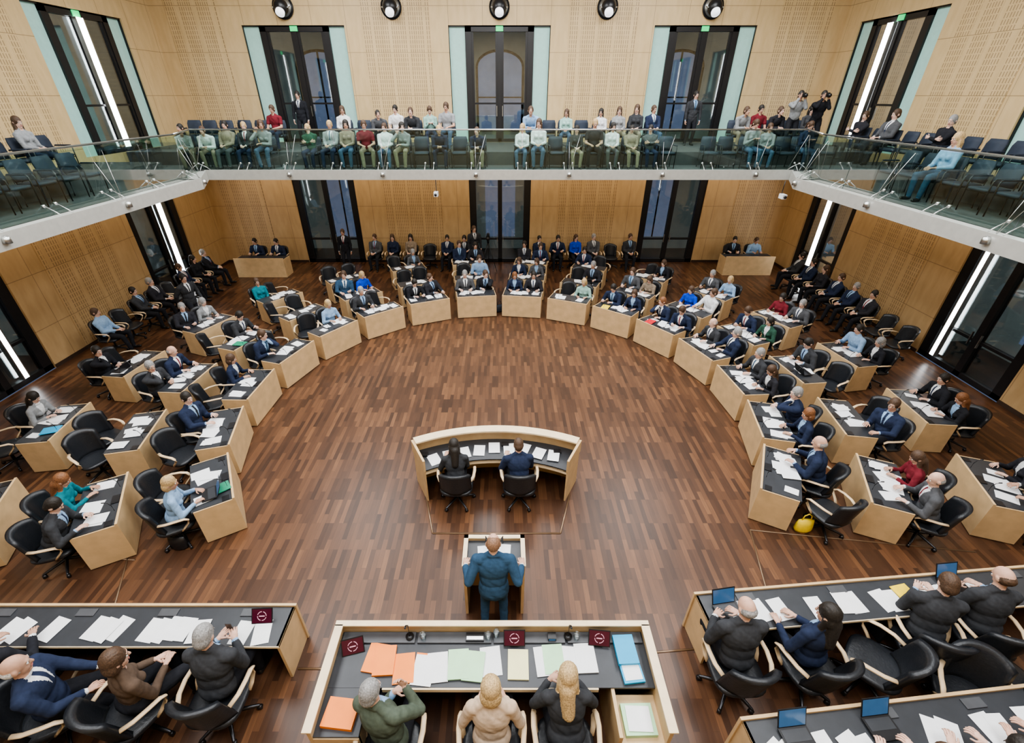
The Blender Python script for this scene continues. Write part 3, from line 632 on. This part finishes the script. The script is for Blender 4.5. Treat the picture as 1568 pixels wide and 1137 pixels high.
spk=person('speaker',stand=True,lean=8,head=(0,16),hair='thin',wl=(-.36,.15,1.10),wr=(.36,.15,1.10),pl=(-.2,-1,-.7),pr=(.2,-1,-.7),hl=(.1,1,.0),hr=(-.1,1,0),al=(-.13,0,.09),ar=(.13,.03,.09),vox=.008,curl=(20,60))
put(spk,'speaker_man',(0,3.67,0),0,'mb','au',1.05,'mb',skin=0)

# ------------------------------------------------------------ presidium desk
b=MB()
b.box(-1.90,1.88,3.14,3.18,0,.95,0); b.box(-1.93,1.91,3.12,3.19,.95,.975,2)
b.box(-1.86,1.84,2.52,3.14,.77,.80,1); b.box(-1.80,1.80,2.95,3.0,.1,.77,1); b.box(-1.24,1.2,2.50,2.52,.74,.80,2)
for x0,x1 in((-1.84,-.95),(-.92,-.02),(.01,.88),(.91,1.82)): b.box(x0,x1,3.0,3.13,.80,.825,3)
for s,x0,x1 in((-1,-1.90,-1.86),(1,1.84,1.88)):
    b.box(x0,x1,2.05,3.14,0,.95,0); b.box(x0-.03,x1+.03,2.03,3.14,.951,.975,2)
b.box(-1.86,-1.38,2.06,2.52,.77,.80,1); b.box(-1.86,-1.38,2.05,2.09,0,.77,0); b.box(-1.42,-1.38,2.06,2.55,0,.77,0)
b.box(1.36,1.84,2.06,2.52,.60,.64,0); b.box(1.36,1.84,2.06,2.10,0,.60,0); b.box(1.34,1.38,2.06,2.95,0,.78,0)
b.obj('presidium_desk',[DW,BLK,RIM,CONS],bev=.003)
_f=[0]
def folder(b,x,y,z,a,mi,t=.012,w=.12,l=.165):
    _f[0]+=1; b.box(-w,w,-l,l,0,t,mi,Matrix.Translation((x,y,z+.0013*(_f[0]%9)))@Matrix.Rotation(a,4,'Z'))
b=MB()
for x,y,mi,a,t in((-1.38,2.83,0,-.15,.02),(-1.27,2.80,0,.05,.03),(-1.03,2.72,0,.1,.012),(-.80,2.70,4,-.1,.006),(-.80,2.72,0,-.1,.004),(-.64,2.73,4,.1,.006),(-.40,2.76,1,.06,.02),(-.22,2.74,1,-.1,.016),(-.02,2.80,4,.12,.006),
    (.30,2.76,5,-.02,.02),(.62,2.8,4,.1,.01),(.72,2.82,1,.06,.014),(.88,2.8,4,-.08,.012),(1.10,2.83,4,.04,.016),(1.58,2.90,2,.04,.05),(1.60,2.72,2,.10,.03),(1.60,2.72,4,.10,.034)):
    folder(b,x,y,.801 if mi!=2 or t<.05 else .827,a,mi,t,*((.10,.14) if mi==4 and x>1.5 else (.12,.165)))
folder(b,-1.62,2.26,.801,-.1,0,.05,.17,.14); folder(b,1.60,2.26,.641,.02,1,.06,.17,.15); folder(b,1.60,2.26,.705,-.03,4,.006,.13,.12)
b.obj('folders_and_papers',[ORG,GRN,BLU,DGR,PAP,PAPY])
def tablet(x,y,z,rz):
    b=MB(); M=Matrix.Rotation(rad(-35),4,'X')
    b.box(-.13,.13,-.006,.006,0,.19,0,M); b.box(-.12,.12,-.008,-.006,.01,.18,1,M)
    for i in range(20):
        t0,t1=2*math.pi*i/20,2*math.pi*(i+1)/20
        if i%5==4: continue
        b.cyl(M@V((.055*math.cos(t0),-.009,.095+.055*math.sin(t0))),M@V((.055*math.cos(t1),-.009,.095+.055*math.sin(t1))),.004,2,seg=5)
    b.box(-.035,.035,-.010,-.008,.088,.10,2,M); b.box(-.05,.05,.0,.12,0,.008,0)
    b.obj('display_tablet',[FRM,MAR,PINK],(x,y,z),rz)
tablet(-1.66,2.88,.80,.25); tablet(.26,2.96,.825,0); tablet(1.28,2.96,.825,-.1)
tablet(-2.95,3.28,.747,.05); tablet(-3.1,1.75,.747,0)
def cup(x,y,z):
    b=MB(); P=[(.030,0),(.034,.004),(.036,.10),(.033,.10),(.031,.008),(.0,.008)]
    b.rings([[(r*math.cos(t),r*math.sin(t),zz) for t in [2*math.pi*i/16 for i in range(16)]] for r,zz in P],0); b.obj('drinking_glass',[CUP],(x,y,z))
for x,y in((-.06,3.05),(.04,3.08),(1.02,3.05),(-.85,3.05)): cup(x,y,.826)
for x in(-1.02,.92):
    b=MB(); b.cyl((0,0,0),(0,0,.02),.05,0); b.tube([(0,0,.02),(0,0,.25),(0,-.06,.34)],.007,0); b.cap((0,-.06,.34),(0,-.10,.37),.013,.013,0); b.obj('desk_microphone',[FRM],(x,3.07,.825))
b=MB(); b.box(-.11,.11,-.05,.05,0,.03,0); b.box(-.10,.10,-.04,.0,.03,.035,1); b.obj('voting_console',[FRM,STEEL],(-.22,3.06,.825))
b=MB(); b.box(-.05,.05,-.04,.04,0,.05,0); b.box(-.04,.04,-.042,-.04,.01,.04,1); b.obj('digital_clock',[FRM,SCR],(.72,3.06,.825))
p1=person('president_left',lean=10,side=-12,twist=-22,head=(-25,14),wl=(.02,.26,.86),wr=(.14,.24,1.02),pl=(-.4,-.2,-1),pr=(.9,-.1,-1),hl=(.8,.3,.2),hr=(-.5,.1,.9),nr=(0,-1,0),vox=.008,top='blazer')
p2=person('president_mid',lean=10,head=(0,18),hair='bob',top='blazer',fem=True,wl=(-.12,.26,.72),wr=(.12,.26,.72),pl=(-.7,-.6,-1),pr=(.7,-.6,-1),hl=(.7,.8,0),hr=(-.7,.8,0),vox=.008)
p3=person('president_right',lean=20,head=(-8,22),hair='long',top='blazer',fem=True,wl=(-.14,.34,.84),wr=(.12,.34,.84),pl=(-.8,-.4,-1),pr=(.8,-.4,-1),hl=(.8,.5,0),hr=(-.8,.5,0),vox=.008)
for me,nm,x,y,rz,c,h,sc in((p1,'seated_man',-1.08,2.12,0,'olive','gr',1.12),(p2,'seated_woman',.0,2.14,0,'beige','bl',1.12),(p3,'seated_woman',.80,2.16,0,'char','bl',1.12)):
    place(CH,'office_chair',(x,y-.06,0),rz,1.06); put(me,nm,(x,y,0),rz,c,h,sc,'dk')

# ------------------------------------------------------------ government benches
def bench(name,x0,y0,x1,y1,dep=.50):
    a=V((x0,y0,0)); c=V((x1,y1,0)); L=(c-a).length; d=(c-a)/L; rz=math.atan2(d.y,d.x); b=MB()
    b.box(0,L,-dep,0,.715,.745,1); b.box(-.02,L+.02,0,.035,.0,.775,0); b.box(0,.035,-dep,0,0,.745,0); b.box(L-.035,L,-dep,0,0,.745,0); b.box(0,L,-dep-.012,-dep,.71,.745,2); b.box(.04,L-.04,-.2,-.18,.2,.71,1)
    k=int(L/1.3)
    for i in range(1,k+1): b.box(i*L/(k+1)-.015,i*L/(k+1)+.015,-dep+.05,0,0,.71,1)
    for i in range(k+1): b.box((i+.5)*L/(k+1)-.12,(i+.5)*L/(k+1)+.12,-.13,-.03,.745,.76,3)
    b.obj(name,[DW,BLK,RIM,CONS],(x0,y0,0),rz,.003); return a,d,rz
bench('government_bench',-6.9,3.50,-2.62,3.50); bench('government_bench',2.72,3.66,7.9,4.10); bench('government_bench',-5.8,1.88,-2.7,1.88); bench('government_bench',2.70,2.22,6.9,2.62,.6)
def sheets(L,name='paper_sheets'):
    b=MB(); q=0
    for i,(x,y,z,a,n) in enumerate(L):
        for j in range(n): q+=1; b.box(-.105,.105,-.148,.148,0,.0015,0,Matrix.Translation((x+j*.13,y+random.uniform(-.02,.02),z+(q%6)*.002))@Matrix.Rotation(a+random.uniform(-.1,.1),4,'Z'))
    b.obj(name,[PAP])
sheets([(-6.1,3.2,.747,-.3,2),(-5.55,3.2,.747,-.2,1),(-5.0,3.2,.747,-.25,3),(-4.3,3.2,.747,-.15,4),(-3.7,3.19,.747,.1,1),(-3.15,3.18,.747,-.2,1),(-2.9,3.17,.747,.2,1)])
sheets([(3.35,3.44,.747,.2,2),(3.75,3.45,.747,.3,1),(4.25,3.50,.747,.1,1),(4.65,3.55,.747,.1,2),(5.2,3.6,.747,.2,2),(5.9,3.66,.747,.2,2),(6.4,3.7,.747,.1,2)])
sheets([(2.95,1.9,.747,.5,2),(3.45,1.98,.747,.1,1),(3.75,1.96,.747,.3,2),(4.7,2.1,.747,-.4,2),(5.3,2.14,.747,.1,2),(5.8,2.2,.747,.1,2)]); sheets([(-5.2,1.6,.747,0,2),(-4.4,1.6,.747,.1,1),(-3.7,1.6,.747,0,2)])
b=MB(); b.box(-.12,.12,-.16,.16,0,.012,0); b.obj('yellow_folder',[YEL],(5.55,3.64,.762),.2)
laptop(3.2,2.05,.762,.1); laptop(4.15,2.15,.762,.1); laptop(3.05,3.42,.762,.15); laptop(6.3,3.80,.762,.1)
K['f1']=person('reclining_man',lean=0,head=(15,5),hair='bald',wl=(-.1,.42,.68),wr=(.14,.36,.68),al=(-.1,.62,.09),ar=(.16,.56,.09),vox=.009)
K['f2']=person('leaning_woman',lean=6,side=6,head=(-10,10),hair='bob',top='sweater',fem=True,wl=(-.05,.30,.72),wr=(.10,.32,.72),vox=.009)
K['f3']=person('man_with_phone',lean=14,head=(0,28),wl=(-.08,.32,.84),wr=(.10,.32,.84),hl=(.5,.8,.3),hr=(-.5,.8,.3),vox=.009)
K['f4']=person('bald_man_reading',lean=14,head=(10,30),hair='bald',wl=(-.16,.32,.80),wr=(.12,.34,.80),hl=(.8,.6,0),hr=(-.8,.6,0),vox=.009)
K['f5']=person('woman_dark',lean=4,head=(25,10),hair='long',top='blazer',fem=True,wl=(-.2,.30,.72),wr=(.05,.32,.72),vox=.009)
bl=[('db',-5.75,2.58,.2,'dk','wh'),('f1',-5.0,2.46,-1.1,'navy','wh'),('f2',-4.1,2.50,-.5,'brown','br'),('f3',-3.2,2.62,.0,'char','gr')]
br=[('f4',2.98,2.94,0,'char','gr'),('f5',3.90,2.98,.25,'dk','dk'),('f3',5.55,3.26,-.3,'char','br'),('f4',6.35,3.34,-.1,'dk','br'),('wm',4.15,1.42,0,'dk','br'),('wm',4.9,1.48,0,'dk','dk'),('wf',5.6,1.6,.2,'red','dk')]
for kd,x,y,rz,c,h in bl+br:
    fem=kd in('f2','f5','wf'); place(CH,'office_chair',(x+.06*math.sin(rz),y-.07*math.cos(rz),0),rz,1.06); put(K[kd],'seated_woman' if fem else 'seated_man',(x,y,0),rz,c,h,1.12,'dk')
for x,y,rz in((4.75,2.95,.8),(5.55,2.55,2.6),(6.2,2.8,.4)): place(CH,'office_chair',(x,y,0),rz,1.06)
b=MB(); b.box(-.035,.035,-.004,.004,-.07,.07,0); b.obj('mobile_phone',[FRM],(-3.19,3.09,1.0),0)
def bag(x,y,m,rz=0):
    b=MB(); R=[]
    for z,w,d in((0,.13,.07),(.06,.16,.09),(.18,.15,.07),(.26,.14,.03)): R.append([(w*math.cos(t),d*math.sin(t),z) for t in [2*math.pi*i/14 for i in range(14)]])
    b.rings(R,0); b.tube([(-.08,0,.25),(-.06,0,.36),(0,0,.40),(.06,0,.36),(.08,0,.25)],.01,0); b.obj('tote_bag',[m],(x,y,0),rz)
bag(5.35,5.35,YEL); bag(-5.3,5.0,FRM); bag(0.0,14.75,NAVY,.5)

# ------------------------------------------------------------ lights
def area(name,loc,sx,sy,p,c=(1,1,1),rot=(0,0,0)):
    l=bpy.data.lights.new(name,'AREA'); l.shape='RECTANGLE'; l.size=sx; l.size_y=sy; l.energy=p; l.color=c
    o=bpy.data.objects.new(name,l); COL.objects.link(o); o.location=loc; o.rotation_euler=rot; return o
for x in(-6,0,6):
    for y in(1,8,15): area('ceiling_light_panel',(x,y,10.9),3.6,4.6,510,(.96,.98,1.0))
area('gallery_downlight_back',(0,19.5,4.3),22,.25,170,(1,.80,.56))
for s in(-1,1): area('gallery_downlight_side',(s*11.6,9.5,4.3),.25,18,120,(1,.82,.6))
area('gallery_underside_lamp',(0,17,4.3),16,.8,110,(1,.9,.78))
w=bpy.data.worlds.new('world'); bpy.context.scene.world=w; w.use_nodes=True
w.node_tree.nodes['Background'].inputs['Color'].default_value=(.25,.32,.5,1); w.node_tree.nodes['Background'].inputs['Strength'].default_value=.3

cam=bpy.data.cameras.new('camera'); co=bpy.data.objects.new('camera',cam); COL.objects.link(co)
cam.sensor_width=36; cam.lens=15.96; cam.shift_x=.009; cam.clip_end=200
co.location=(.12,0,6.5); co.rotation_euler=(rad(90-31.3),0,0)
bpy.context.scene.camera=co
bpy.context.scene.view_settings.view_transform='AgX'
bpy.context.scene.view_settings.look='AgX - Medium High Contrast'
bpy.context.scene.view_settings.exposure=.2
